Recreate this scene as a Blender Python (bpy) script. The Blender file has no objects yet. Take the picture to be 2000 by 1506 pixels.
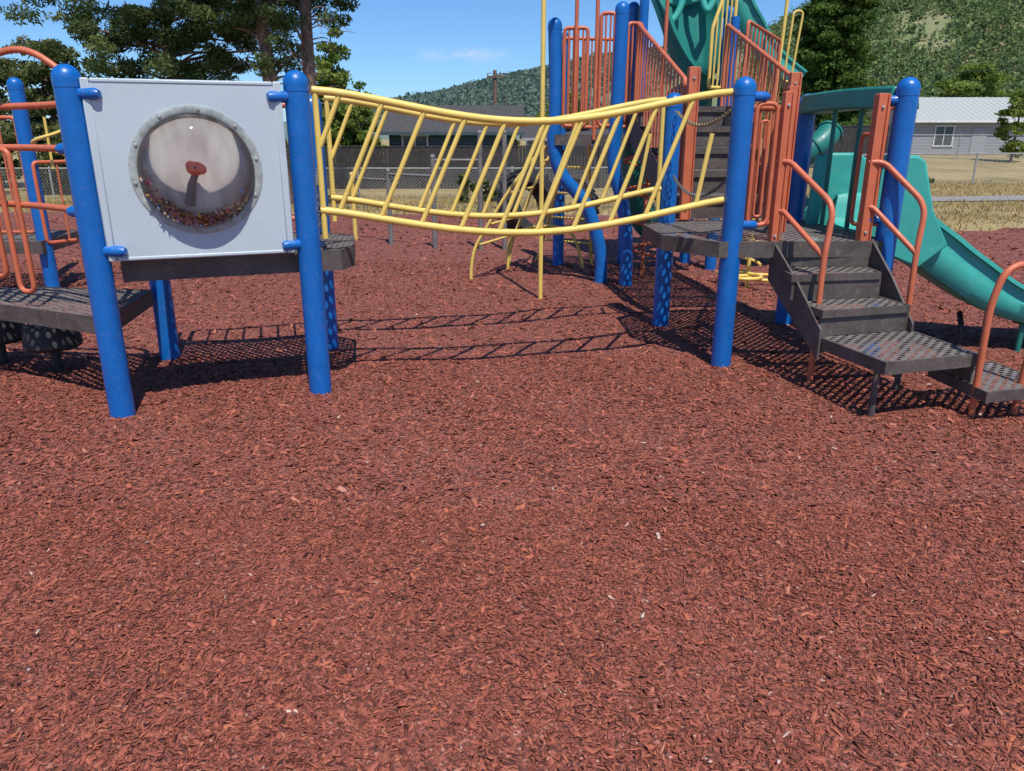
import bpy, math, random
import numpy as np
from mathutils import Vector, Matrix
random.seed(7)
RNG = np.random.default_rng(11)
scene = bpy.context.scene
COL = scene.collection
V3 = Vector

# ------------------------------------------------------------ helpers
def S(t):
    t = np.clip(t, 0, 1)
    return t*t*(3-2*t)

def g(x, y):
    """height of the ground"""
    z = -S((y-14)/17.0)*(0.9-0.55*S((x-2)/14.0))
    z = z + S((y-31)/16.0)*S((x-8)/10.0)*0.6
    z = z + S((y-60)/60.0)*0.3
    return z

def link(ob, parent=None):
    COL.objects.link(ob)
    if parent is not None:
        ob.parent = parent
        ob.matrix_parent_inverse = Matrix.Translation(parent.location).inverted() if parent.type == 'EMPTY' else Matrix()
    return ob

def tag(ob, label, category, group=None):
    ob["label"] = label
    ob["category"] = category
    if group: ob["group"] = group
    return ob

def empty(name, loc=(0, 0, 0)):
    e = bpy.data.objects.new(name, None)
    e.location = loc
    e.empty_display_size = 0.2
    COL.objects.link(e)
    return e

def fillet(pts, rad=0.1, n=6, closed=False):
    pts = [V3(p) for p in pts]
    out = []
    N = len(pts)
    for i, p in enumerate(pts):
        if not closed and (i == 0 or i == N-1):
            out.append(p); continue
        a = pts[(i-1) % N]; b = pts[(i+1) % N]
        da = a-p; db = b-p
        r = min(rad, da.length*0.49, db.length*0.49)
        pa = p+da.normalized()*r; pb = p+db.normalized()*r
        for k in range(n+1):
            t = k/n
            out.append(pa*(1-t)**2+p*2*t*(1-t)+pb*t*t)
    return out

def spline(pts, n=8):
    pts = [V3(p) for p in pts]
    P = [pts[0]*2-pts[1]]+pts+[pts[-1]*2-pts[-2]]
    out = []
    for i in range(1, len(P)-2):
        for k in range(n):
            t = k/n
            a, b, c, d = P[i-1], P[i], P[i+1], P[i+2]
            out.append(0.5*((2*b)+(c-a)*t+(2*a-5*b+4*c-d)*t*t+(3*b-a-3*c+d)*t**3))
    out.append(pts[-1])
    return out

class MB:
    def __init__(s):
        s.v = []; s.f = []; s.m = []
    def add(s, vs, fs, m=0):
        o = len(s.v)
        s.v += [tuple(v) for v in vs]
        s.f += [tuple(i+o for i in f) for f in fs]
        s.m += [m]*len(fs)
    def tube(s, pts, r, n=12, closed=False, m=0, cap=True):
        pts = [V3(p) for p in pts]
        N = len(pts)
        rs = r if isinstance(r, (list, tuple)) else [r]*N
        T = []
        for i in range(N):
            a = pts[(i-1) % N] if (closed or i > 0) else pts[i]
            b = pts[(i+1) % N] if (closed or i < N-1) else pts[i]
            d = b-a
            T.append(d.normalized() if d.length > 1e-9 else V3((0, 0, 1)))
        up = V3((0, 0, 1)) if abs(T[0].z) < 0.9 else V3((1, 0, 0))
        nrm = (up-T[0]*up.dot(T[0])).normalized()
        vs = []
        for i in range(N):
            nrm = (nrm-T[i]*nrm.dot(T[i]))
            nrm = nrm.normalized() if nrm.length > 1e-6 else V3((1, 0, 0))
            bi = T[i].cross(nrm)
            for k in range(n):
                a = 2*math.pi*k/n
                vs.append(pts[i]+(nrm*math.cos(a)+bi*math.sin(a))*rs[i])
        fs = []
        R = N if closed else N-1
        for i in range(R):
            j = (i+1) % N
            for k in range(n):
                l = (k+1) % n
                fs.append((i*n+k, i*n+l, j*n+l, j*n+k))
        if cap and not closed:
            fs.append(tuple(range(n-1, -1, -1)))
            fs.append(tuple((N-1)*n+k for k in range(n)))
        s.add(vs, fs, m)
    def box(s, c, sz, rz=0.0, m=0, rot=None):
        M = rot if rot is not None else Matrix.Rotation(rz, 3, 'Z')
        vs = []
        for dx in (-.5, .5):
            for dy in (-.5, .5):
                for dz in (-.5, .5):
                    vs.append(V3(c)+M @ V3((dx*sz[0], dy*sz[1], dz*sz[2])))
        s.add(vs, [(0, 1, 3, 2), (4, 6, 7, 5), (0, 4, 5, 1), (2, 3, 7, 6), (0, 2, 6, 4), (1, 5, 7, 3)], m)
    def plate(s, quad, th, m=0):
        """solid plate from a planar polygon, thickened along its normal"""
        q = [V3(p) for p in quad]
        nn = (q[1]-q[0]).cross(q[2]-q[0]).normalized()*th*0.5
        n = len(q)
        vs = [p-nn for p in q]+[p+nn for p in q]
        fs = [(i, (i+1) % n, n+(i+1) % n, n+i) for i in range(n)]
        fs += [tuple(range(n, 2*n)), tuple(range(n-1, -1, -1))]
        s.add(vs, fs, m)
    def ball(s, c, r, nu=16, nv=10, m=0, scale=(1, 1, 1), v0=0.0, v1=1.0):
        vs = []; fs = []
        for j in range(nv+1):
            ph = math.pi*(v0+(v1-v0)*j/nv)
            for i in range(nu):
                a = 2*math.pi*i/nu
                vs.append((c[0]+r*scale[0]*math.sin(ph)*math.cos(a), c[1]+r*scale[1]*math.sin(ph)*math.sin(a), c[2]+r*scale[2]*math.cos(ph)))
        for j in range(nv):
            for i in range(nu):
                k = (i+1) % nu
                fs.append((j*nu+i, (j+1)*nu+i, (j+1)*nu+k, j*nu+k))
        s.add(vs, fs, m)
    def obj(s, name, mats, parent=None, smooth=True, bevel=0, ang=40):
        me = bpy.data.meshes.new(name)
        me.from_pydata(s.v, [], s.f)
        for mt in (mats if isinstance(mats, (list, tuple)) else [mats]):
            me.materials.append(mt)
        me.polygons.foreach_set("material_index", s.m)
        import bmesh
        bm = bmesh.new(); bm.from_mesh(me)
        bmesh.ops.recalc_face_normals(bm, faces=bm.faces[:])
        bm.to_mesh(me); bm.free()
        if smooth:
            me.polygons.foreach_set("use_smooth", [True]*len(me.polygons))
            me.set_sharp_from_angle(angle=math.radians(ang))
        ob = bpy.data.objects.new(name, me)
        link(ob, parent)
        if bevel:
            b = ob.modifiers.new("bevel", 'BEVEL'); b.width = bevel; b.segments = 2; b.limit_method = 'ANGLE'; b.angle_limit = math.radians(40)
        return ob

def np_obj(name, V, F, mat, rnd=None, parent=None, smooth=False):
    me = bpy.data.meshes.new(name)
    V = np.ascontiguousarray(V, dtype=np.float32); F = np.ascontiguousarray(F, dtype=np.int32)
    k = F.shape[1]
    me.vertices.add(len(V)); me.vertices.foreach_set("co", V.ravel())
    me.loops.add(F.size); me.loops.foreach_set("vertex_index", F.ravel())
    me.polygons.add(len(F))
    me.polygons.foreach_set("loop_start", np.arange(0, F.size, k, dtype=np.int32))
    me.polygons.foreach_set("loop_total", np.full(len(F), k, dtype=np.int32))
    if smooth: me.polygons.foreach_set("use_smooth", np.ones(len(F), dtype=bool))
    me.update(calc_edges=True)
    if rnd is not None:
        a = me.attributes.new("rnd", 'FLOAT', 'FACE'); a.data.foreach_set("value", np.ascontiguousarray(rnd, dtype=np.float32))
    me.materials.append(mat)
    ob = bpy.data.objects.new(name, me)
    return link(ob, parent)

# ------------------------------------------------------------ materials
def newmat(name):
    m = bpy.data.materials.new(name); m.use_nodes = True
    nt = m.node_tree
    return m, nt, nt.nodes["Principled BSDF"]

def N(nt, t, **kw):
    n = nt.nodes.new(t)
    for k, v in kw.items(): setattr(n, k, v)
    return n

def ramp(nt, stops, src=None):
    r = N(nt, 'ShaderNodeValToRGB')
    e = r.color_ramp.elements
    e[0].position = stops[0][0]; e[0].color = (*stops[0][1], 1)
    e[1].position = stops[-1][0]; e[1].color = (*stops[-1][1], 1)
    for p, c in stops[1:-1]:
        x = e.new(p); x.color = (*c, 1)
    if src is not None: nt.links.new(src, r.inputs[0])
    return r

def coords(nt, scale=(1, 1, 1)):
    tc = N(nt, 'ShaderNodeTexCoord'); mp = N(nt, 'ShaderNodeMapping')
    mp.inputs['Scale'].default_value = scale
    nt.links.new(tc.outputs['Object'], mp.inputs[0])
    return mp.outputs[0]

def noise(nt, scale, detail=4, rough=.6, vec=None):
    n = N(nt, 'ShaderNodeTexNoise')
    n.inputs['Scale'].default_value = scale; n.inputs['Detail'].default_value = detail; n.inputs['Roughness'].default_value = rough
    if vec is not None: nt.links.new(vec, n.inputs['Vector'])
    return n

def bump(nt, b, src, strength=.3, dist=.01):
    bp = N(nt, 'ShaderNodeBump'); bp.inputs['Strength'].default_value = strength; bp.inputs['Distance'].default_value = dist
    nt.links.new(src, bp.inputs['Height']); nt.links.new(bp.outputs[0], b.inputs['Normal'])
    return bp

def paint(name, c, rough=.35, var=.18, dust=(.35, .2, .15), dustamt=.12, scale=7):
    m, nt, b = newmat(name)
    vec = coords(nt)
    n1 = noise(nt, scale, 3, .65, vec)
    lo = tuple(x*(1-var) for x in c); hi = tuple(min(1, x*(1+var)+.002) for x in c)
    r = ramp(nt, [(.3, lo), (.7, hi)], n1.outputs[0])
    n2 = noise(nt, 38, 3, .7, vec)
    r2 = ramp(nt, [(.55, (0, 0, 0)), (.8, (dustamt*2.2,)*3)], n2.outputs[0])
    mx = N(nt, 'ShaderNodeMixRGB'); mx.inputs[2].default_value = (*dust, 1)
    nt.links.new(r2.outputs[0], mx.inputs[0]); nt.links.new(r.outputs[0], mx.inputs[1])
    nt.links.new(mx.outputs[0], b.inputs['Base Color'])
    rr = ramp(nt, [(.3, (rough*.8,)*3), (.75, (min(1, rough*1.5),)*3)], n2.outputs[0])
    nt.links.new(rr.outputs[0], b.inputs['Roughness'])
    return m

M_blue = paint("blue_powder_coat", (.0015, .122, .43), .33, .10, dustamt=.08)
M_yellow = paint("yellow_powder_coat", (.76, .545, .125), .38, .08, dustamt=.08)
M_orange = paint("terracotta_powder_coat", (.55, .138, .062), .42, .12, dustamt=.08)
M_green = paint("green_plastic", (.04, .37, .31), .46, .13, dust=(.25, .40, .36), dustamt=.12, scale=3)
M_greend = paint("dark_green_plastic", (.010, .18, .145), .42, .12, dustamt=.05, scale=3)
M_panel = paint("grey_plastic", (.46, .53, .565), .45, .05, dust=(.3, .27, .22), dustamt=.10, scale=3)
M_brown = paint("brown_vinyl_coat", (.085, .068, .060), .58, .35, dust=(.25, .20, .17), dustamt=.3)
M_black = paint("black_rubber", (.022, .022, .023), .6, .3, dust=(.15, .12, .1), dustamt=.2)
M_steel = paint("galvanised_steel", (.36, .36, .35), .45, .2, dustamt=.05)
M_steel.node_tree.nodes["Principled BSDF"].inputs['Metallic'].default_value = .3
M_steeldark = paint("weathered_steel", (.17, .165, .155), .5, .2)

def perforated(name):
    m = paint(name, (.14, .12, .108), .68, .25, dust=(.32, .27, .23), dustamt=.32)
    nt = m.node_tree; b = nt.nodes["Principled BSDF"]; out = nt.nodes["Material Output"]
    tc = N(nt, 'ShaderNodeTexCoord'); mp = N(nt, 'ShaderNodeMapping')
    mp.inputs['Rotation'].default_value = (0, 0, math.radians(38))
    mp.inputs['Scale'].default_value = (22, 22, 22)
    nt.links.new(tc.outputs['Object'], mp.inputs[0])
    fr = N(nt, 'ShaderNodeVectorMath', operation='FRACTION'); nt.links.new(mp.outputs[0], fr.inputs[0])
    sb = N(nt, 'ShaderNodeVectorMath', operation='SUBTRACT'); sb.inputs[1].default_value = (.5, .5, .5); nt.links.new(fr.outputs[0], sb.inputs[0])
    ml = N(nt, 'ShaderNodeVectorMath', operation='MULTIPLY'); ml.inputs[1].default_value = (1, 1, 0); nt.links.new(sb.outputs[0], ml.inputs[0])
    ln = N(nt, 'ShaderNodeVectorMath', operation='LENGTH'); nt.links.new(ml.outputs[0], ln.inputs[0])
    lt = N(nt, 'ShaderNodeMath', operation='LESS_THAN'); lt.inputs[1].default_value = .30; nt.links.new(ln.outputs[1], lt.inputs[0])
    tr = N(nt, 'ShaderNodeBsdfTransparent'); mx = N(nt, 'ShaderNodeMixShader')
    nt.links.new(lt.outputs[0], mx.inputs[0]); nt.links.new(b.outputs[0], mx.inputs[1]); nt.links.new(tr.outputs[0], mx.inputs[2])
    nt.links.new(mx.outputs[0], out.inputs[0])
    return m
M_perf = perforated("perforated_brown_deck")

def varied(name, stops, trans=0, spec=False):
    m, nt, b = newmat(name)
    out = nt.nodes["Material Output"]
    at = N(nt, 'ShaderNodeAttribute', attribute_name="rnd")
    r = ramp(nt, stops, at.outputs['Fac'])
    if spec:
        nt.links.new(r.outputs[0], b.inputs['Base Color'])
        b.inputs['Roughness'].default_value = .66; b.inputs['Specular IOR Level'].default_value = .22
        return m
    nt.nodes.remove(b)
    df = N(nt, 'ShaderNodeBsdfDiffuse'); nt.links.new(r.outputs[0], df.inputs[0])
    if trans:
        tl = N(nt, 'ShaderNodeBsdfTranslucent'); mx = N(nt, 'ShaderNodeMixShader'); mx.inputs[0].default_value = trans
        nt.links.new(r.outputs[0], tl.inputs[0]); nt.links.new(df.outputs[0], mx.inputs[1]); nt.links.new(tl.outputs[0], mx.inputs[2])
        nt.links.new(mx.outputs[0], out.inputs[0])
    else:
        nt.links.new(df.outputs[0], out.inputs[0])
    return m

M_chip = varied("red_dyed_wood_chip", [(0, (.055, .021, .015)), (.2, (.145, .044, .030)), (.5, (.265, .078, .050)), (.75, (.35, .104, .067)), (.88, (.42, .125, .062)), (.95, (.42, .21, .16)), (1, (.56, .41, .34))], spec=True)
M_pine = varied("pine_needles", [(0, (.03, .05, .018)), (.5, (.09, .125, .045)), (1, (.21, .25, .09))], .35)
M_leaf = varied("broad_leaves", [(0, (.08, .12, .025)), (.5, (.19, .26, .055)), (1, (.34, .40, .11))], .4)
M_cedar = varied("cedar_foliage", [(0, (.03, .055, .015)), (.5, (.085, .145, .033)), (1, (.17, .25, .06))], .35)
M_shrub = varied("shrub_leaves", [(0, (.045, .06, .02)), (.5, (.11, .14, .05)), (.8, (.22, .23, .10)), (1, (.30, .23, .15))], .35)
M_forest = varied("hill_forest", [(0, (.11, .165, .075)), (.45, (.175, .245, .095)), (.8, (.26, .32, .13)), (.93, (.33, .33, .17)), (1, (.38, .25, .15))], .35)  # slight blue-grey distance haze is mixed into these greens
M_forfar = varied("distant_forest", [(0, (.13, .19, .165)), (.5, (.17, .235, .185)), (1, (.22, .28, .20))], .3)  # aerial haze baked into the leaf colours as a blue shift
M_dry = varied("dry_grass_blades", [(0, (.20, .15, .055)), (.4, (.38, .27, .105)), (.75, (.50, .38, .165)), (.9, (.19, .21, .065)), (1, (.10, .16, .04))], .2)

def bark():
    m, nt, b = newmat("pine_bark")
    v = coords(nt, (6, 6, 1.6))
    n = noise(nt, 3, 6, .7, v)
    r = ramp(nt, [(.35, (.07, .045, .035)), (.55, (.21, .13, .10)), (.75, (.36, .24, .18))], n.outputs[0])
    nt.links.new(r.outputs[0], b.inputs['Base Color']); b.inputs['Roughness'].default_value = .9
    bump(nt, b, n.outputs[0], .8, .06)
    return m
M_bark = bark()

def mulchmat():
    m, nt, b = newmat("red_mulch_bed")
    v = coords(nt)
    vo = N(nt, 'ShaderNodeTexVoronoi'); vo.inputs['Scale'].default_value = 115; nt.links.new(v, vo.inputs['Vector'])
    sep = N(nt, 'ShaderNodeSeparateColor'); nt.links.new(vo.outputs['Color'], sep.inputs[0])
    r = ramp(nt, [(0, (.06, .022, .016)), (.35, (.15, .045, .031)), (.65, (.255, .074, .048)), (.93, (.35, .105, .067)), (1, (.42, .23, .17))], sep.outputs[0])
    nt.links.new(r.outputs[0], b.inputs['Base Color']); b.inputs['Roughness'].default_value = .8
    bump(nt, b, sep.outputs[1], .8, .008)
    return m
M_mulch = mulchmat()

def grassmat():
    m, nt, b = newmat("dry_grass_ground")
    v = coords(nt)
    n = noise(nt, .35, 6, .65, v)
    r = ramp(nt, [(.3, (.16, .15, .06)), (.45, (.34, .25, .105)), (.62, (.44, .34, .155)), (.75, (.21, .205, .08))], n.outputs[0])
    n2 = noise(nt, 14, 4, .7, v)
    r2 = ramp(nt, [(.3, (.6,)*3), (.7, (1.15,)*3)], n2.outputs[0])
    mx = N(nt, 'ShaderNodeMixRGB', blend_type='MULTIPLY'); mx.inputs[0].default_value = 1
    nt.links.new(r.outputs[0], mx.inputs[1]); nt.links.new(r2.outputs[0], mx.inputs[2])
    nt.links.new(mx.outputs[0], b.inputs['Base Color']); b.inputs['Roughness'].default_value = .95
    bump(nt, b, n2.outputs[0], .8, .06)
    return m
M_grass = grassmat()

def simple_noise(name, c0, c1, scale, rough=.9, bs=.4, bd=.02, stretch=(1, 1, 1), detail=5):
    m, nt, b = newmat(name)
    v = coords(nt, stretch)
    n = noise(nt, scale, detail, .65, v)
    r = ramp(nt, [(.3, c0), (.7, c1)], n.outputs[0])
    nt.links.new(r.outputs[0], b.inputs['Base Color']); b.inputs['Roughness'].default_value = rough
    bump(nt, b, n.outputs[0], bs, bd)
    return m
M_gravel = simple_noise("grey_gravel", (.16, .155, .15), (.34, .32, .30), 18)
M_hill = simple_noise("hillside_ground", (.12, .165, .07), (.27, .25, .125), .05, bs=.2, bd=1)
M_hillfar = simple_noise("distant_hillside", (.11, .165, .135), (.15, .205, .15), .06, bs=.2, bd=1)  # bluish because distance haze is painted into the ground colour
M_darkfence = simple_noise("dark_brown_fence_board", (.018, .016, .017), (.05, .042, .04), 4, .7)
M_teal = simple_noise("teal_siding", (.035, .065, .075), (.055, .09, .10), 5, .7, stretch=(1, 1, 12))
M_siding = simple_noise("light_grey_siding", (.27, .28, .30), (.36, .36, .38), 5, .7, stretch=(1, 1, 12))
M_shingle = simple_noise("dark_shingle", (.03, .03, .034), (.085, .08, .08), 9, .9)
M_white = simple_noise("white_trim", (.6, .6, .58), (.78, .78, .76), 5, .6)
M_winglass, _nt, _b = newmat("window_glass")
_b.inputs['Base Color'].default_value = (.05, .06, .07, 1); _b.inputs['Roughness'].default_value = .12
M_cream = simple_noise("dusty_cream_plastic", (.32, .265, .235), (.58, .53, .48), 4.2, .6, .1, .01, stretch=(1.6, 1, .55), detail=2)
M_red = paint("coral_plastic", (.95, .15, .08), .35, .08, dustamt=0)

def metalroof():
    m, nt, b = newmat("ribbed_metal_roof")
    tc = N(nt, 'ShaderNodeTexCoord'); w = N(nt, 'ShaderNodeTexWave'); w.inputs['Scale'].default_value = .8
    nt.links.new(tc.outputs['Object'], w.inputs['Vector'])
    r = ramp(nt, [(0, (.44, .47, .43)), (.8, (.57, .60, .55)), (1, (.32, .35, .32))], w.outputs[0])
    nt.links.new(r.outputs[0], b.inputs['Base Color']); b.inputs['Roughness'].default_value = .5; b.inputs['Metallic'].default_value = .2
    return m
M_metalroof = metalroof()

def domemat():
    m, nt, b = newmat("scuffed_clear_acrylic")
    out = nt.nodes["Material Output"]
    tr = N(nt, 'ShaderNodeBsdfTransparent'); tr.inputs[0].default_value = (.98, .98, .97, 1)
    gl = N(nt, 'ShaderNodeBsdfGlossy'); gl.inputs['Roughness'].default_value = .04
    fr = N(nt, 'ShaderNodeFresnel'); fr.inputs[0].default_value = 1.38
    m1 = N(nt, 'ShaderNodeMixShader'); nt.links.new(fr.outputs[0], m1.inputs[0]); nt.links.new(tr.outputs[0], m1.inputs[1]); nt.links.new(gl.outputs[0], m1.inputs[2])
    df = N(nt, 'ShaderNodeBsdfDiffuse'); df.inputs[0].default_value = (.55, .55, .55, 1)
    v = coords(nt, (1.4, 1, .3)); n = noise(nt, 10, 4, .7, v)
    r = ramp(nt, [(.45, (.0,)*3), (.8, (.16,)*3)], n.outputs[0])
    m2 = N(nt, 'ShaderNodeMixShader'); nt.links.new(r.outputs[0], m2.inputs[0]); nt.links.new(m1.outputs[0], m2.inputs[1]); nt.links.new(df.outputs[0], m2.inputs[2])
    nt.links.new(m2.outputs[0], out.inputs[0])
    return m
M_dome = domemat()

# ------------------------------------------------------------ world, sun, camera
sunv = V3((.15, -.50, 1)).normalized()
w = bpy.data.worlds.new("World"); scene.world = w; w.use_nodes = True
nt = w.node_tree; bg = nt.nodes["Background"]
sky = N(nt, 'ShaderNodeTexSky', sky_type='NISHITA'); sky.sun_disc = False
sky.sun_elevation = math.asin(sunv.z); sky.sun_rotation = math.atan2(sunv.x, sunv.y)
sky.air_density = 1.0; sky.dust_density = .2; sky.ozone_density = 2.5; sky.altitude = 600
tint = N(nt, 'ShaderNodeMixRGB', blend_type='MULTIPLY'); tint.inputs[0].default_value = 1; tint.inputs[2].default_value = (.58, .86, 1.2, 1)
nt.links.new(sky.outputs[0], tint.inputs[1])
tc = N(nt, 'ShaderNodeTexCoord')
cd = V3((-.06, 1.084, .098)).normalized()
sb = N(nt, 'ShaderNodeVectorMath', operation='SUBTRACT'); sb.inputs[1].default_value = cd; nt.links.new(tc.outputs['Generated'], sb.inputs[0])
ml = N(nt, 'ShaderNodeVectorMath', operation='MULTIPLY'); ml.inputs[1].default_value = (1, .2, 6); nt.links.new(sb.outputs[0], ml.inputs[0])
ln = N(nt, 'ShaderNodeVectorMath', operation='LENGTH'); nt.links.new(ml.outputs[0], ln.inputs[0])
mr = N(nt, 'ShaderNodeMapRange'); mr.inputs[1].default_value = .07; mr.inputs[2].default_value = .01; nt.links.new(ln.outputs[1], mr.inputs[0])
mp = N(nt, 'ShaderNodeMapping'); mp.inputs['Scale'].default_value = (1, 1, 3.5); nt.links.new(tc.outputs['Generated'], mp.inputs[0])
nz = noise(nt, 34, 6, .65, mp.outputs[0])
r1 = ramp(nt, [(.38, (0, 0, 0)), (.66, (.6,)*3)], nz.outputs[0])
mm = N(nt, 'ShaderNodeMath', operation='MULTIPLY'); nt.links.new(mr.outputs[0], mm.inputs[0]); nt.links.new(r1.outputs[0], mm.inputs[1])
mx = N(nt, 'ShaderNodeMixRGB'); mx.inputs[2].default_value = (6.2, 6.8, 8, 1)
nt.links.new(mm.outputs[0], mx.inputs[0]); nt.links.new(tint.outputs[0], mx.inputs[1]); nt.links.new(mx.outputs[0], bg.inputs[0])
bg.inputs[1].default_value = .115

sl = bpy.data.lights.new("sun", 'SUN'); sl.energy = 5.0; sl.angle = math.radians(.5); sl.color = (1, .955, .885)
so = bpy.data.objects.new("sun", sl); COL.objects.link(so)
so.rotation_euler = sunv.to_track_quat('Z', 'Y').to_euler(); so.location = (5, -8, 20)
so["kind"] = "structure"
cam = bpy.data.cameras.new("camera"); cam.lens = 27; cam.sensor_width = 36; cam.clip_end = 5000; cam.clip_start = .05
co = bpy.data.objects.new("camera", cam); COL.objects.link(co)
co.location = (0, 0, 1.5); co.rotation_euler = (math.radians(90-18.1), 0, 0)
scene.camera = co
scene.view_settings.view_transform = 'Standard'; scene.view_settings.look = 'None'; scene.view_settings.exposure = 0

# ------------------------------------------------------------ ground
def grid(xs, ys, zf):
    X, Y = np.meshgrid(xs, ys)
    Z = zf(X, Y)
    V = np.stack([X.ravel(), Y.ravel(), Z.ravel()], 1)
    nx, ny = len(xs), len(ys)
    i = np.arange(nx-1)[None, :]+np.arange(ny-1)[:, None]*nx
    F = np.stack([i, i+1, i+1+nx, i+nx], -1).reshape(-1, 4)
    return V, F
xs = np.concatenate([np.linspace(-1200, -80, 12), np.linspace(-70, 80, 76), np.linspace(100, 1200, 12)])
ys = np.concatenate([np.linspace(-60, 12, 12), np.linspace(13, 70, 58), np.linspace(80, 200, 10), np.linspace(240, 1600, 8)])
V, F = grid(xs, ys, lambda x, y: g(x, y)-.016)
gr = np_obj("ground", V, F, M_grass, smooth=True); gr["kind"] = "structure"

def und(x, y):
    return .013+.012*np.sin(x*2.3+.7*np.sin(y*1.9))*np.cos(y*2.1+.5*np.sin(x*1.3))+.008*np.sin(x*5.1+y*3.7)
# mulch bed sheet with an irregular far edge
nx, ny = 160, 120
def edge(x):
    e = np.interp(x, [-30, -10, -3.6, 3, 4.5, 7.2, 8.7, 14, 20], [16.8, 16.4, 15.9, 15.4, 13.6, 12.7, 13.1, 14.5, 15])
    return e+.12*np.sin(x*3.1)+.08*np.sin(x*7.7+1)
u = np.linspace(-16, 16, nx); t = np.linspace(0, 1, ny)
X, T = np.meshgrid(u, t); Y = -6+T*(edge(X)+6)
Z = und(X, Y)*np.clip((edge(X)-Y)/1.0, 0, 1)+g(X, Y)+.004
Vm = np.stack([X.ravel(), Y.ravel(), Z.ravel()], 1)
_, Fm = grid(u, t, lambda a, b: a*0)
mu = np_obj("mulch_bed", Vm, Fm, M_mulch, smooth=True); mu["kind"] = "structure"

# wood chips
def chips(n, y0, y1):
    y = np.sqrt(RNG.uniform(y0**2, y1**2, n))
    x = RNG.uniform(-1, 1, n)*(.72*y+.55)
    return x, y
def chipmesh(x, y, size, boxy):
    n = len(x)
    z = und(x, y)*np.clip((edge(x)-y)/1.0, 0, 1)+g(x, y)+.005+RNG.uniform(-.003, .007, n)
    L = size*np.clip(RNG.lognormal(0, .5, n), .3, 2.8)*.5; W = L*RNG.uniform(.12, .45, n); H = W*RNG.uniform(.12, .35, n)
    a = RNG.uniform(0, 2*np.pi, n); tp = RNG.normal(0, .28, n); tr = RNG.normal(0, .42, n)
    e1 = np.stack([np.cos(a)*np.cos(tp), np.sin(a)*np.cos(tp), np.sin(tp)], 1)
    e2 = np.stack([-np.sin(a)*np.cos(tr), np.cos(a)*np.cos(tr), np.sin(tr)], 1)
    e3 = np.cross(e1, e2)
    C = np.stack([x, y, z], 1)
    if boxy:
        cs = [(-1, -1, -1), (1, -.7, -1), (1, .7, -1), (-1, 1, -1), (-.9, -.8, 1), (.85, -.6, 1), (.95, .5, 1), (-.8, .9, 1)]
        F0 = np.array([(4, 5, 6, 7), (0, 1, 5, 4), (1, 2, 6, 5), (2, 3, 7, 6), (3, 0, 4, 7)])
    else:
        cs = [(-1, -1, -.6), (0, -1.1, .6), (1, -.7, -.3), (1, .7, -.3), (0, .9, .9), (-1, 1, -.5)]
        F0 = np.array([(0, 1, 4, 5), (1, 2, 3, 4)])
    k = len(cs)
    V = np.zeros((n, k, 3))
    for i, c in enumerate(cs):
        j = RNG.uniform(.65, 1.35, (n, 3))
        V[:, i] = C+e1*(L*c[0]*j[:, 0])[:, None]+e2*(W*c[1]*j[:, 1])[:, None]+e3*(H*c[2]*j[:, 2])[:, None]
    F = (np.arange(n)*k)[:, None, None]+F0[None]
    r = np.clip(RNG.beta(2.2, 2.0, n)*.95+RNG.choice([0, .25], n, p=[.988, .012]), 0, 1)
    rr = np.repeat(r, len(F0))
    return V.reshape(-1, 3), F.reshape(-1, 4), rr
parts = []
for (n, y0, y1, sz, bx) in [(120000, 1.1, 2.9, .0132, True), (125000, 2.9, 5.2, .0158, False), (95000, 5.2, 9.5, .021, False), (26000, 9.5, 15.0, .034, False)]:
    x, y = chips(n, y0, y1)
    k = y < edge(x)-.05
    parts.append(chipmesh(x[k], y[k], sz, bx))
off = 0; VV = []; FF = []; RR = []
for a, b, c in parts:
    VV.append(a); FF.append(b+off); RR.append(c); off += len(a)
ch = np_obj("wood_chips", np.concatenate(VV), np.concatenate(FF), M_chip, np.concatenate(RR)); ch["kind"] = "stuff"
tag(ch, "loose red dyed wood chips covering the play area", "wood chips")

# gravel path
u = np.linspace(-30, 45, 100); t = np.linspace(0, 1, 6)
X, T = np.meshgrid(u, t); Y = 20.6+T*2.6+.15*np.sin(X*.8)
Vp = np.stack([X.ravel(), Y.ravel(), (g(X, Y)+.006).ravel()], 1); _, Fp = grid(u, t, lambda a, b: a*0)
pa = np_obj("gravel_path", Vp, Fp, M_gravel, smooth=True); pa["kind"] = "structure"

# dry grass
def blades(n, xr, yr, h):
    x = RNG.uniform(*xr, n); y = RNG.uniform(*yr, n)
    k = (y > edge(x)+.02) & ~((y > 20.7) & (y < 23.1) & (RNG.random(n) < .93))
    x, y = x[k], y[k]; n = len(x)
    z = g(x, y)-.016
    hh = h*RNG.lognormal(0, .4, n); a = RNG.uniform(0, np.pi, n); wd = .008+.008*RNG.random(n)
    lx, ly = RNG.normal(0, .45, n)*hh, RNG.normal(0, .45, n)*hh
    P = np.zeros((n, 3, 3))
    P[:, 0] = np.stack([x-np.cos(a)*wd, y-np.sin(a)*wd, z], 1)
    P[:, 1] = np.stack([x+np.cos(a)*wd, y+np.sin(a)*wd, z], 1)
    P[:, 2] = np.stack([x+lx, y+ly, z+hh], 1)
    patch = .5+.5*np.sin(x*.7+1.3*np.sin(y*.5))*np.cos(y*.6)
    r = np.clip(RNG.random(n)*.75+.3*(patch > .62)*RNG.random(n), 0, 1)
    return P.reshape(-1, 3), np.arange(n*3).reshape(-1, 3), r
a = blades(75000, (-22, 28), (12.5, 33), .06)
dg = np_obj("dry_grass", a[0], a[1], M_dry, a[2]); dg["kind"] = "stuff"
tag(dg, "dry straw coloured grass on the open field", "grass")

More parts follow.
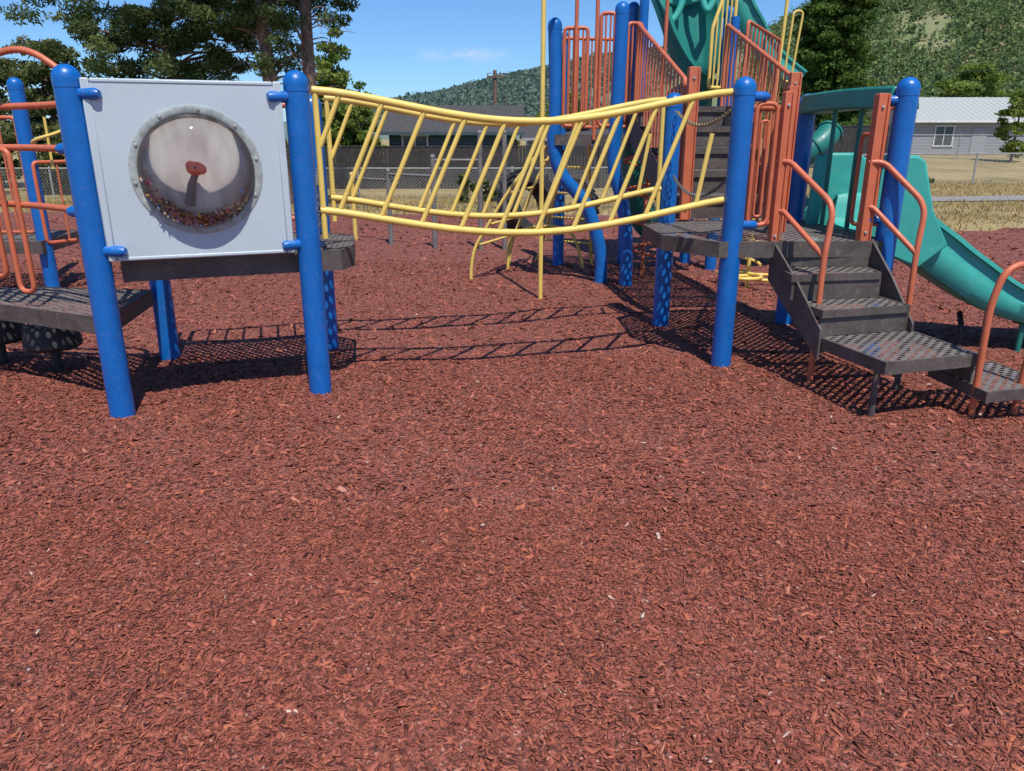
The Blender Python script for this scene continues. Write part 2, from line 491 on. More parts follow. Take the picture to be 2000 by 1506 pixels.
# ------------------------------------------------------------ foliage
def leaves(C, R, per, size, aspect=.6, flat=0.0):
    n = len(C)*per
    idx = np.repeat(np.arange(len(C)), per)
    d = RNG.normal(0, 1, (n, 3)); d /= np.linalg.norm(d, axis=1)[:, None]
    rad = RNG.random(n)**.45
    P = C[idx]+d*rad[:, None]*R[idx]
    a = RNG.normal(0, 1, (n, 3)); a[:, 2] *= (1-flat); a /= np.linalg.norm(a, axis=1)[:, None]
    b = RNG.normal(0, 1, (n, 3)); b -= a*(a*b).sum(1)[:, None]; b /= np.linalg.norm(b, axis=1)[:, None]
    s = size*RNG.lognormal(0, .3, n)
    a *= s[:, None]*.5; b *= (s*aspect)[:, None]*.5
    V = np.stack([P-a-b*.3, P-b, P+a+b*.1, P+b], 1).reshape(-1, 3)
    F = np.arange(n*4).reshape(-1, 4)
    cr = RNG.random(len(C))
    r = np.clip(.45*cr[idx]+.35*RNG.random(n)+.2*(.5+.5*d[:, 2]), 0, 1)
    return V, F, r

def tree(name, label, x, y, h, r, mat, kind, trunk_r=.25, crown0=.2, nclump=80, per=220, leaf=.16, lean=(0, 0), dead=0, cl=.6):
    z0 = float(g(np.array(x), np.array(y)))-.05
    e = empty(name, (x, y, z0))
    tag(e, label, "tree")
    mb = MB()
    P = spline([(x, y, z0), (x+lean[0]*.3, y+lean[1]*.3, z0+h*.3), (x+lean[0]*.7, y, z0+h*.65), (x+lean[0], y+lean[1], z0+h*.97)], 5); k = len(P)
    mb.tube(P, [trunk_r+(.03-trunk_r)*(i/(k-1))**.9 for i in range(k)], 14)
    C = []; R = []
    for i in range(nclump):
        q = (i+.5)/nclump
        if kind == 'cone':
            hh = crown0+(1-crown0)*(1-math.sqrt(1-q))
            rr = r*(1-(hh-crown0)/(1-crown0))**.75
            a = i*2.399+random.random()*.6
            d = rr*random.uniform(.35, 1.0)
            C.append((x+lean[0]*hh+d*math.cos(a), y+lean[1]*hh+d*math.sin(a), z0+h*hh+random.uniform(-.3, .3)-d*.12))
            R.append((cl*random.uniform(.7, 1.3), cl*random.uniform(.7, 1.3), cl*random.uniform(.4, .8)))
        else:
            hh = random.uniform(0, 1); a = random.uniform(0, 6.283)
            prof = math.sin(math.pi*min(1, max(0, .12+hh*.83)))**.6
            d = r*prof*random.uniform(.25, 1.0)
            C.append((x+lean[0]+d*math.cos(a), y+d*math.sin(a), z0+h*(crown0+(1-crown0)*hh)))
            R.append((cl*random.uniform(.6, 1.4), cl*random.uniform(.6, 1.4), cl*random.uniform(.3, .75)))
        if i % 3 == 0:
            c = C[-1]; zt = max(z0+.3*h*crown0, c[2]-random.uniform(.2, .8))
            tq = (zt-z0)/h
            mb.tube(spline([(x+lean[0]*tq, y+lean[1]*tq, zt), ((x+c[0])/2, (y+c[1])/2, (zt+c[2])/2+.15), c], 4), [trunk_r*.2*(1-.8*k/8) for k in range(9)], 6)
    for i in range(dead):
        hh = random.uniform(.2, .5); a = random.uniform(0, 6.283); L = random.uniform(.4, 1.9)
        p = V3((x+lean[0]*hh, y, z0+h*hh))
        q = p+V3((math.cos(a)*L*.6, math.sin(a)*L*.6, L*.12)); s2 = p+V3((math.cos(a+.3)*L, math.sin(a+.3)*L, -L*.1))
        mb.tube(spline([p, q, s2], 4), [.026*(1-.85*k/8) for k in range(9)], 6)
        for f_ in (.45, .65, .8):
            u_ = p.lerp(s2, f_); mb.tube([u_, u_+V3((math.cos(a+random.uniform(-1, 1))*L*.25, math.sin(a+1)*L*.25, random.uniform(-.2, .2)))], [.011, .003], 5)
    mb.obj("trunk", M_bark, e)
    Vv, Ff, rn = leaves(np.array(C), np.array(R), per, leaf, .26 if mat in (M_pine,) else .6)
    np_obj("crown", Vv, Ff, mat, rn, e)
    return e

tree("pine_tree", "broad dark pine with drooping needle clumps", -11.5, 28, 12, 4.3, M_pine, 'round', .32, .20, 290, 300, .18, cl=.60)
tree("pine_tree", "tall pine with bare grey lower trunk", -7.35, 25.5, 14, 2.5, M_pine, 'round', .31, .30, 80, 300, .17, lean=(-.5, 0), dead=26, cl=.48)
tree("pine_tree", "tall pine with reddish bark and dead branch stubs", -6.25, 25.2, 15, 2.4, M_pine, 'round', .28, .35, 76, 300, .17, lean=(.25, 0), dead=30, cl=.46)
tree("cottonwood_tree", "light yellow green young tree beside the teal house", -9.0, 41.5, 7.4, 2.3, M_leaf, 'cone', .14, .10, 150, 120, .18, cl=.45)
tree("cottonwood_tree", "light yellow green young tree beside the teal house", -7.6, 41, 5.0, 1.1, M_leaf, 'cone', .12, .12, 50, 110, .17, cl=.38)
tree("cedar_tree", "tall dense green cedar behind the dark fence", 17.2, 45, 17, 2.6, M_cedar, 'cone', .35, .04, 300, 200, .21, cl=.58)
tree("conifer_tree", "small dark conifer beside the utility pole", -.35, 47, 4.6, .8, M_pine, 'cone', .1, .08, 40, 110, .2, cl=.35)
tree("garden_tree", "green leafy tree behind the grey roofed house", 3.2, 52, 4.8, 1.7, M_leaf, 'round', .15, .2, 60, 130, .22, cl=.48)
tree("garden_tree", "round green tree behind the light grey house", 37, 66, 6.3, 2.7, M_leaf, 'round', .2, .25, 80, 150, .26, cl=.8)
tree("garden_tree", "leafy bush tree in front of the light grey house", 26.5, 42.5, 3.5, 1.0, M_leaf, 'round', .07, .12, 42, 110, .14, cl=.36)
tree("conifer_tree", "dark conifer behind the light grey house", 29.5, 75, 7.8, 1.8, M_pine, 'cone', .15, .05, 60, 150, .3, cl=.6)
tree("conifer_tree", "dark conifer behind the light grey house", 26.2, 74, 6.3, 1.8, M_pine, 'cone', .15, .05, 60, 150, .3, cl=.6)
tree("broadleaf_tree", "mixed green tree beyond the chain link fence", -20.3, 36, 6.2, 2.3, M_shrub, 'round', .2, .12, 90, 170, .18, cl=.58)
tree("broadleaf_tree", "mixed green tree beyond the chain link fence", -24.8, 38, 5.6, 2.4, M_shrub, 'round', .2, .1, 90, 170, .19, cl=.6)
for i, (x, y, h, r) in enumerate([(-23, 33, 2.9, 2.0), (-18.5, 34, 2.6, 1.9), (-15, 34, 2.8, 2.0), (-12, 35, 2.5, 1.8), (-27, 34, 3.2, 2.2), (-10.4, 36, 1.9, 1.2)]):
    t_ = tree("shrub", "dusty green and brown shrub along the fence", x, y, h, r, M_shrub, 'round', .06, .05, 60, 160, .15, cl=.5)
    t_["category"] = "shrub"; t_["group"] = "shrubs along the fence"
for i, (x, y, h, r) in enumerate([(-1.6, 28.5, 1.1, .4), (-.9, 29.5, .8, .35), (7.6, 29.5, .7, .5), (14.2, 28, .6, .5)]):
    t_ = tree("weed_bush", "small green weed growing by the fence", x, y, h, r, M_shrub, 'round', .02, .05, 14, 90, .11, cl=.2)
    t_["category"] = "bush"; t_["group"] = "weeds by the fence"

# ------------------------------------------------------------ hills
def hill(name, xk, zk, yf, yr, mat, step, amp):
    xs = np.arange(xk[0], xk[-1], step); ys = np.linspace(yf, yr*1.35, 40)
    def zf(x, y):
        rz = np.interp(x, xk, zk)
        up = S((y-yf)/(yr-yf)); dn = 1-.5*S((y-yr)/(yr*.35))
        nz = amp*(np.sin(x*.045+y*.02)+.6*np.sin(x*.11-y*.05)+.35*np.sin(x*.23+y*.13))
        return -1.5+rz*up*dn+nz*up
    V, F = grid(xs, ys, zf)
    o = np_obj(name, V, F, mat, smooth=True); o["kind"] = "structure"
    return zf
zf1 = hill("hill", [20, 60, 125, 151, 200, 248, 360, 520], [3, 20, 46, 59, 82, 102, 134, 150], 200, 420, M_hill, 5, 2.4)
zf2 = hill("distant_hill", [-500, -250, -140, -86, -49, -15, 30, 59, 180, 400], [2, 6, 14, 23.5, 31, 40, 48.5, 54, 69, 83], 330, 600, M_hillfar, 8, .8)
def forest(name, zf, wr, yr, n, h, per, lf, mat, label, sp=.25):
    y = RNG.uniform(*yr, n); x = y*RNG.uniform(*wr, n)
    clear = (np.sin(x*.055+2)*np.sin(y*.05+1)+.3*np.sin(x*.17)+.2*np.sin(y*.31) > .78)
    k = ~(clear & (RNG.random(n) < .8)); x, y = x[k], y[k]; n = len(x)
    hh = h*RNG.lognormal(0, sp, n)
    z = zf(x, y)
    con = (RNG.random(n) < .3)
    C = np.stack([x, y, z+hh*.42], 1); R = np.stack([hh*.42, hh*.42, hh*.48], 1); R[con, :2] *= .45; R[con, 2] *= 1.35
    V, F, r = leaves(C, R, per, lf, .8)
    r = np.clip(r*.92, 0, 1)
    r[np.repeat(con, per)] *= .4
    red = np.repeat(RNG.random(n) < .02, per); r[red] = .97
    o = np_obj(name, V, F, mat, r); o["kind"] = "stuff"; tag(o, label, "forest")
forest("forest", zf1, (.28, .80), (205, 430), 12500, 5.2, 22, .95, M_forest, "mixed forest covering the steep near hillside")
forest("distant_forest", zf2, (-.22, .42), (400, 612), 16000, 2.6, 6, 1.5, M_forfar, "forest on the distant ridge, blue haze put into its green colour")
def zl(x, y): return g(x, y)
forest("treeline", zl, (.33, .8), (90, 125), 130, 3.4, 110, .5, M_forest, "line of trees beyond the houses")

# ------------------------------------------------------------ fences, houses, pole
def gz(x, y): return float(g(np.array(float(x)), np.array(float(y))))

def chainfence(x0, x1, y, h, label, slope=0.0, sp=.13):
    e = empty("chain_link_fence", (x0, y, gz(x0, y))); tag(e, label, "fence")
    n = int((x1-x0)/3)+1
    X = [x0+(x1-x0)*i/(n-1) for i in range(n)]
    for px in X:
        mb = MB(); yy = y+slope*(px-x0); z = gz(px, yy)
        mb.tube([(px, yy, z-.1), (px, yy, z+h+.02)], .036, 8); mb.ball((px, yy, z+h+.03), .045, 8, 5)
        mb.obj("fence_post", M_steel, e)
    mb = MB(); mb.tube([(px, y+slope*(px-x0), gz(px, y+slope*(px-x0))+h) for px in X], .03, 6); mb.obj("top_rail", M_steel, e)
    vs = []; fs = []
    k = int((x1-x0)/sp)
    for i in range(k):
        for sgn in (1, -1):
            xa = x0+i*sp
            for j in range(3):
                t0, t1 = j/3, (j+1)/3
                xa0 = min(max(xa+sgn*h*t0, x0), x1); xa1 = min(max(xa+sgn*h*t1, x0), x1)
                ya = y+slope*(xa0-x0); yb = y+slope*(xa1-x0)
                za = gz(xa0, ya)+h*t0; zb = gz(xa1, yb)+h*t1; o = len(vs); w_ = .006
                vs += [(xa0-w_, ya, za), (xa0+w_, ya, za), (xa1+w_, yb, zb), (xa1-w_, yb, zb)]
                fs.append((o, o+1, o+2, o+3))
    me = bpy.data.meshes.new("wire_mesh"); me.from_pydata(vs, [], fs); me.materials.append(M_steel)
    link(bpy.data.objects.new("wire_mesh", me), e)
chainfence(-27, 33, 31, 1.15, "galvanised chain link fence along the dry field")
chainfence(19, 46, 45, 1.25, "galvanised chain link fence in front of the grey house")

def boardfence(x0, x1, y, h, label):
    e = empty("board_fence", (x0, y, gz(x0, y))); tag(e, label, "fence")
    mb = MB(); n = int((x1-x0)/.16)
    for i in range(n):
        px = x0+(i+.5)*.16; z = gz(px, y)
        mb.box((px, y+(.012 if i % 2 else 0), z+h/2), (.15, .02, h+random.uniform(-.015, .015)))
    mb.obj("boards", M_darkfence, e, smooth=False)
    n = int((x1-x0)/2.4)+1
    for i in range(n):
        px = x0+(x1-x0)*i/(n-1); z = gz(px, y); mb = MB(); mb.box((px, y-.05, z+h/2), (.1, .08, h+.06)); mb.obj("fence_post", M_darkfence, e, bevel=.01)
    mb = MB(); mb.tube([(x0, y, gz(x0, y)+h+.02), ((x0+x1)/2, y, gz((x0+x1)/2, y)+h+.02), (x1, y, gz(x1, y)+h+.02)], .03, 6); mb.obj("top_rail", M_darkfence, e)
boardfence(-9.6, 9.5, 37, 1.85, "dark brown vertical board privacy fence")
boardfence(12.5, 18.6, 40, 1.9, "dark brown vertical board privacy fence")

def house(name, label, x0, x1, y0, y1, eave, ridge, wm, rm, wins, door=None):
    z0 = min(gz(x0, y0), gz(x1, y0))-.1
    e = empty(name, ((x0+x1)/2, (y0+y1)/2, z0)); tag(e, label, "house")
    mb = MB(); ym = (y0+y1)/2
    vs = [(x0, y0, z0), (x1, y0, z0), (x1, y1, z0), (x0, y1, z0), (x0, y0, eave), (x1, y0, eave), (x1, y1, eave), (x0, y1, eave), (x0, ym, ridge-.05), (x1, ym, ridge-.05)]
    mb.add(vs, [(0, 1, 5, 4), (2, 3, 7, 6), (1, 2, 6, 9, 5), (3, 0, 4, 8, 7)])
    n = int((eave-z0)/.2)
    for i in range(n):
        mb.box(((x0+x1)/2, y0-.012, z0+.2*i+.1), (x1-x0, .02, .17))
    mb.obj("wall", wm, e, smooth=False)
    mb = MB(); ov = .45; sl_ = (ridge-eave)/(ym-y0)
    a = [(x0-ov, y0-ov, eave-ov*sl_), (x1+ov, y0-ov, eave-ov*sl_), (x1+ov, ym, ridge), (x0-ov, ym, ridge)]
    b = [(x1+ov, y1+ov, eave-ov*sl_), (x0-ov, y1+ov, eave-ov*sl_), (x0-ov, ym, ridge), (x1+ov, ym, ridge)]
    mb.plate(a, .09); mb.plate(b, .09)
    if rm is M_metalroof:
        k = int((x1-x0)/.4)
        for i in range(k):
            px = x0-ov+.2+i*.4
            mb.tube([(px, y0-ov, eave-ov*sl_+.05), (px, ym, ridge+.05)], .025, 5)
    mb.obj("roof", rm, e, smooth=False)
    mb = MB(); mb.box(((x0+x1)/2, y0-ov-.02, eave-ov*sl_-.04), (x1-x0+2*ov, .05, .16)); mb.obj("fascia", M_white if rm is M_metalroof else wm, e, smooth=False)
    for (wx0, wx1, wz0, wz1) in wins:
        mb = MB(); mb.box(((wx0+wx1)/2, y0-.03, (wz0+wz1)/2), (wx1-wx0, .03, wz1-wz0)); wo = mb.obj("window", M_winglass, e, smooth=False)
        mb = MB(); f_ = .07
        for (cx, cz, sx, sz_) in [((wx0+wx1)/2, wz0, wx1-wx0+.2, f_), ((wx0+wx1)/2, wz1, wx1-wx0+.2, f_), (wx0, (wz0+wz1)/2, f_, wz1-wz0-.1), (wx1, (wz0+wz1)/2, f_, wz1-wz0-.1), ((wx0+wx1)/2, (wz0+wz1)/2, .05, wz1-wz0-.1)]:
            mb.box((cx, y0-.06, cz), (sx, .05, sz_))
        fo = mb.obj("frame", M_white, None, smooth=False); fo.parent = wo
    if door:
        mb = MB(); mb.box(((door[0]+door[1])/2, y0-.04, (z0+door[2])/2), (door[1]-door[0], .05, door[2]-z0)); mb.obj("door", M_siding, e, smooth=False)
house("house", "dark teal house with a black shingle roof", -6.4, .2, 42, 49, 1.75, 3.0, M_teal, M_shingle, [(-5.7, -4.4, .75, 1.45)])
house("house", "low house with a weathered grey shingle roof", 1.0, 6.2, 50, 58, 1.4, 2.6, M_siding, M_shingle, [(2.0, 3.2, .3, 1.1)])
house("house", "light grey sided house with a ribbed metal roof", 27.3, 46, 55, 63, 2.55, 4.0, M_siding, M_metalroof, [(28.75, 30.0, .75, 2.05), (35.4, 36.6, .85, 1.95)], (31.3, 32.3, 1.9))
e = empty("utility_pole", (-.95, 46, gz(-.95, 46))); tag(e, "wooden utility pole with a short crossarm", "utility pole")
mb = MB(); mb.tube([(-.95, 46, -1), (-.95, 46, 4.9)], [.15, .1], 10); mb.obj("pole", M_bark, e)
mb = MB(); mb.box((-.95, 45.88, 4.55), (.9, .08, .1)); mb.obj("crossarm", M_bark, e)
for dx in (-.4, .4):
    mb = MB(); mb.tube([(-.95+dx, 45.88, 4.6), (-.95+dx, 45.88, 4.74)], .04, 8); mb.obj("insulator", M_steel, e)
for dx in (-.4, .4):
    mb = MB()
    mb.tube(spline([(-.95+dx, 45.9, 4.74), (12, 46.5, 4.2), (30, 48, 5.2), (50, 50, 6.5)], 8), .012, 4)
    tag(mb.obj("power_line", M_black), "thin overhead wire strung from the utility pole", "wire", "overhead wires")

# ------------------------------------------------------------ play structure
PS = empty("play_structure", (0.5, 5.5, 0))
tag(PS, "blue post playground structure with yellow bridge, steps and green slides", "play structure")

def post(x, y, h, r=.066, path=None, clamps=()):
    mb = MB()
    if path is None:
        mb.tube([(x, y, -.06), (x, y, h-.07)], r, 28, cap=False)
        x1, y1 = x, y
    else:
        P = spline(path, 8); mb.tube(P, r, 28, cap=False); x1, y1 = path[-1][0], path[-1][1]
    mb.ball((x1, y1, h-.07), r+.002, 28, 8, v0=0, v1=.5, scale=(1, 1, 1.0))
    mb.tube([(x1, y1, h-.11), (x1, y1, h-.07)], r+.002, 28, cap=False)
    o = mb.obj("post", M_blue, PS)
    for (a, z, L) in clamps:
        m2 = MB(); d = V3((math.cos(a), math.sin(a), 0)); c = V3((x1, y1, z))
        m2.tube([c+d*(r-.01), c+d*(r+L-.02), c+d*(r+L)], [.030, .028, .018], 14)
        k = m2.obj("clamp", M_blue, None); k.parent = o
    return o

A = (-2.18, 4.04); B = (-1.16, 4.42); C = (-1.33, 5.41); D = (-2.38, 5.15)
ab = math.atan2(.38, 1.02)
E_ = V3((math.cos(ab), math.sin(ab), 0)); Nn = V3((math.sin(ab), -math.cos(ab), 0))
post(*A, 1.83, clamps=[(ab-.45, 1.69, .09), (ab-.45, .92, .10), (math.pi-.25, 1.43, .06), (math.pi-.25, 1.12, .06)])
post(*B, 1.83, clamps=[(ab+math.pi+.35, 1.69, .10), (ab+math.pi+.35, .91, .09)])
post(*C, 1.75); post(*D, .95)
post(-4.55, 7.54, 2.0); post(-5.0, 8.3, 2.0); post(-3.75, 8.7, 1.2)
G = (1.41, 4.98); H = (1.21, 6.11); I = (2.26, 6.25); J = (2.42, 5.02)
post(*G, 1.835, clamps=[(.1, 1.72, .09), (.1, .95, .09)])
post(*H, 1.80); post(*I, 1.80, clamps=[(-1.4, 1.72, .06)])
post(*J, 1.835, clamps=[(math.pi-.1, 1.70, .06), (math.pi-.1, .98, .08)])
# tower posts
post(.43, 8.03, 2.56, path=[(.93, 8.03, -.06), (.93, 8.03, .25), (.87, 8.03, .53), (.74, 8.03, .84), (.50, 8.03, 1.12), (.42, 8.03, 1.4), (.43, 8.03, 1.8), (.41, 8.03, 2.49)])
post(1.03, 7.9, 2.68, path=[(1.18, 7.9, -.06), (1.17, 7.9, .35), (1.15, 7.9, .63), (1.09, 7.9, .92), (1.01, 7.9, 1.22), (1.02, 7.9, 1.8), (1.03, 7.9, 2.61)])
post(2.30, 8.9, 2.78); post(2.1, 9.35, 2.60); post(.55, 9.2, 2.6); post(1.35, 9.4, 2.9)

def deck(poly, z, th=.10, name="deck"):
    mb = MB()
    n = len(poly)
    cx = sum(p[0] for p in poly)/n; cy = sum(p[1] for p in poly)/n
    inn = [(cx+(p[0]-cx)*.97, cy+(p[1]-cy)*.97) for p in poly]
    mb.add([(p[0], p[1], z-.004) for p in inn], [tuple(range(n))], 0)
    for i in range(n):
        j = (i+1) % n
        mb.add([(*poly[i], z), (*poly[j], z), (*inn[j], z), (*inn[i], z)], [(0, 1, 2, 3)], 1)
        mb.add([(*poly[i], z), (*poly[j], z), (*poly[j], z-th), (*poly[i], z-th)], [(0, 1, 2, 3)], 1)
        mb.add([(*poly[i], z-th), (*poly[j], z-th), (*inn[j], z-th), (*inn[i], z-th)], [(0, 1, 2, 3)], 1)
    mb.obj(name, [M_perf, M_brown], PS, smooth=False)
deck([(-2.10, 4.12), (-1.20, 4.45), (-1.0, 4.52), (-.96, 4.7), (-1.06, 5.22), (-1.35, 5.38), (-2.33, 5.12)], .86, .12)
deck([(-2.24, 4.16), (-2.37, 5.0), (-3.2, 5.1), (-4.0, 5.0), (-4.0, 4.88), (-3.12, 4.56)], .53, .10)
deck([(-4.5, 7.4), (-4.6, 8.3), (-6.0, 8.4), (-6.0, 7.4)], .53, .12)
deck([(1.32, 4.92), (2.45, 4.97), (2.32, 6.28), (1.22, 6.24), (1.0, 5.95), (1.02, 5.28)], .85, .10)
deck([(.42, 7.95), (1.2, 7.85), (1.35, 9.2), (.5, 9.2)], 1.50, .10)
deck([(1.25, 7.95), (2.2, 8.05), (2.3, 9.2), (1.36, 9.2)], 1.75, .10)

# bubble panel
def PP(s, z, d): return V3((-2.117, 4.07, 0))+E_*s+Nn*d+V3((0, 0, z))
W_ = .925; z0, z1 = .865, 1.765; cs, cz = .475, 1.318; Rh = .300
mb = MB(); n = 72
front = []; back = []; outer = []; outb = []
for i in range(n):
    a = 2*math.pi*i/n+math.pi/4; ca, sa = math.cos(a), math.sin(a)
    hx = (W_-.04)/2; hz = (z1-z0-.04)/2
    k = 1/max(abs(ca)/hx, abs(sa)/hz)
    front.append(PP(cs+Rh*ca, cz+Rh*sa, .050)); outer.append(PP(W_/2+ca*k, (z0+z1)/2+sa*k, .050))
    back.append(PP(cs+Rh*ca, cz+Rh*sa, .0)); outb.append(PP(W_/2+ca*k, (z0+z1)/2+sa*k, .0))
vs = front+outer+back+outb
fs = []
for i in range(n):
    j = (i+1) % n
    fs += [(i, j, n+j, n+i), (2*n+i, 2*n+j, 3*n+j, 3*n+i), (i, j, 2*n+j, 2*n+i)]
mb.add(vs, fs)
Er = Matrix.Rotation(ab, 3, 'Z')
for (s_, z_, sx, sz_) in [(.010, (z0+z1)/2, .04, z1-z0), (W_-.010, (z0+z1)/2, .04, z1-z0)]:
    mb.box(PP(s_, z_, .026), (sx, .062, sz_), rot=Er)
mb.box(PP(W_/2, z1-.012, .026), (W_-.064, .056, .022), rot=Er)
mb.box(PP(W_/2, z0+.012, .026), (W_-.064, .056, .022), rot=Er)
panel = mb.obj("bubble_panel", M_panel, PS, bevel=.007, ang=30)
def sub(mb, name, mat, par, **k):
    o = mb.obj(name, mat, None, **k); o.parent = par
    return o
mb = MB()   # outer ring
ro, ri = .326, .287
rings = [(ro, .050), (ro, .054), (ro-.005, .056), (ri+.004, .056), (ri, .053), (ri, .03)]
vs = []; fs = []
for (r_, d_) in rings:
    for i in range(n):
        a = 2*math.pi*i/n; vs.append(PP(cs+r_*math.cos(a), cz+r_*math.sin(a), d_))
for q in range(len(rings)-1):
    for i in range(n):
        j = (i+1) % n; fs.append((q*n+i, q*n+j, (q+1)*n+j, (q+1)*n+i))
mb.add(vs, fs)
M_ring = paint("clouded_acrylic_flange", (.34, .37, .355), .35, .3, dust=(.16, .14, .10), dustamt=.35, scale=14)
sub(mb, "retaining_ring", M_ring, panel)
for i in range(10):
    mb = MB(); a = 2*math.pi*(i+.3)/10; p = PP(cs+.307*math.cos(a), cz+.307*math.sin(a), .056)
    mb.tube([p, p+Nn*.004, p+Nn*.007], [.009, .009, .006], 10)
    sub(mb, "bolt", M_steel, panel)
mb = MB(); vs = []; fs = []; nv = 12     # dome bulging outwards
for q in range(nv+1):
    ph = math.pi/2*q/nv
    for i in range(n):
        a = 2*math.pi*i/n; vs.append(PP(cs+ri*math.cos(ph)*math.cos(a), cz+ri*math.cos(ph)*math.sin(a), .052+.15*math.sin(ph)))
for q in range(nv):
    for i in range(n):
        j = (i+1) % n; fs.append((q*n+i, q*n+j, (q+1)*n+j, (q+1)*n+i))
mb.add(vs, fs); sub(mb, "dome", M_dome, panel)
mb = MB(); vs = []; fs = []              # dusty backing plate behind the dome
for q in range(7):
    r_ = ri*1.04*(1-q/6*.999); d_ = .040+.012*math.sin(math.pi/2*q/6)
    for i in range(n):
        a = 2*math.pi*i/n; vs.append(PP(cs+r_*math.cos(a), cz+r_*math.sin(a), d_))
for q in range(6):
    for i in range(n):
        j = (i+1) % n; fs.append((q*n+i, q*n+j, (q+1)*n+j, (q+1)*n+i))
mb.add(vs, fs); sub(mb, "backing_plate", M_cream, panel)
mb = MB()
mb.tube([PP(cs-.055, cz-.17, .055), PP(cs-.035, cz-.07, .075), PP(cs-.005, cz+.0, .10)], [.026, .022, .016], 12)
sub(mb, "stalk", M_steeldark, panel)
mb = MB(); c = PP(cs-.005, cz+.015, .135)
mb.ball(c, .042, 20, 12, scale=(1.15, .8, .85)); mb.ball(c+E_*.028+V3((0, 0, -.004)), .026, 14, 10)
mb.ball(c-E_*.022+V3((0, 0, .014)), .026, 14, 10)
sub(mb, "knob", M_red, panel)
mb = MB(); mb.ball(c+Nn*.032+E_*(-.004)+V3((0, 0, .006)), .006, 10, 6); sub(mb, "knob_eye", M_black, panel)
# leaf litter caught in the bottom of the dome
nl = 620; th_ = RNG.normal(-math.pi/2-.20, .50, nl); rr = ri*(.97-.20*RNG.random(nl)**1.3)
Cc = np.array([PP(cs+rr[i]*math.cos(th_[i]), max(cz+rr[i]*math.sin(th_[i]), cz-ri), .055+.05*RNG.random()) for i in range(nl)])
M_litter = varied("leaf_litter", [(0, (.12, .08, .055)), (.35, (.32, .23, .15)), (.5, (.72, .45, .3)), (.62, (.95, .72, .15)), (.73, (.15, .40, .9)), (.84, (.95, .25, .3)), (1, (.9, .9, .86))])
Vl, Fl, rl = leaves(Cc, np.full((nl, 3), .006), 2, .028, .4)
lo = np_obj("leaf_litter", Vl, Fl, M_litter, RNG.random(len(rl))); lo.parent = panel

# orange barriers by the panel deck
def barrier(name, p, q, zb0, zb1, zt0, zt1, nb, mat=M_orange, rr=.018, rb=.0095):
    P = [V3((p[0], p[1], zb0)), V3((q[0], q[1], zb1)), V3((q[0], q[1], zt1)), V3((p[0], p[1], zt0))]
    pl = MB(); pl.tube(fillet(P, .04, 4, True), rr, 12, closed=True)
    for i in range(nb):
        t = (i+1)/(nb+1); a = P[0]*(1-t)+P[1]*t; b = P[3]*(1-t)+P[2]*t
        pl.tube([a, b], rb, 8)
    return pl.obj(name, mat, PS)
barrier("side_barrier", (-2.22, 4.2), (-2.36, 5.05), .96, .96, 1.68, 1.68, 6)
barrier("side_barrier", (-1.40, 5.30), (-2.28, 5.10), .96, .96, 1.68, 1.68, 6)
barrier("side_barrier", (-1.18, 4.56), (-1.21, 4.72), .96, .96, 1.66, 1.66, 1)
for rl_ in [[(-2.22, 4.1, 1.43), (-2.9, 4.55, 1.43), (-3.8, 4.75, 1.42)], [(-2.22, 4.1, 1.12), (-2.93, 4.55, 1.12), (-3.8, 4.75, 1.12)], [(-2.25, 4.3, 1.66), (-2.82, 4.6, 1.65), (-3.8, 4.8, 1.65)],
            [(-2.36, 4.5, .9), (-2.36, 4.5, 1.4), (-2.40, 4.5, 1.74), (-2.52, 4.5, 1.88), (-2.66, 4.5, 1.935), (-2.82, 4.5, 1.90), (-3.0, 4.5, 1.80), (-3.15, 4.5, 1.55), (-3.2, 4.5, 1.2)]]:
    mb = MB(); mb.tube(spline(rl_, 6), .018, 12); mb.obj("climber_rail", M_orange, PS)
for (xa, ya, wv, zb, zt) in [(-2.80, 4.46, .10, .62, 1.42), (-2.99, 4.53, .10, .70, 1.50), (-3.17, 4.58, .10, .62, 1.42), (-3.36, 4.62, .1, .7, 1.5)]:
    mb = MB(); mb.tube(fillet([(xa, ya, zb), (xa-wv, ya+.03, zb), (xa-wv, ya+.03, zt), (xa, ya, zt)], .049, 6, True), .015, 10, closed=True)
    mb.obj("climber_loop", M_orange, PS)
barrier("side_barrier", (-4.5, 7.5), (-3.8, 8.6), .5, .5, 1.25, 1.25, 5)
barrier("side_barrier", (-4.62, 7.55), (-5.9, 7.5), .6, .6, 1.65, 1.65, 7)
mb = MB(); hp = [(-4.2+.13*math.cos(a*.5), 7.3+.13*math.sin(a*.5), 1.28+.02*a) for a in range(0, 15)]
mb.tube(spline(hp, 3), .014, 8); mb.tube([(-4.2, 7.3, 1.2), (-4.2, 7.3, 1.65)], .012, 8); mb.obj("spiral_toy", M_yellow, PS)

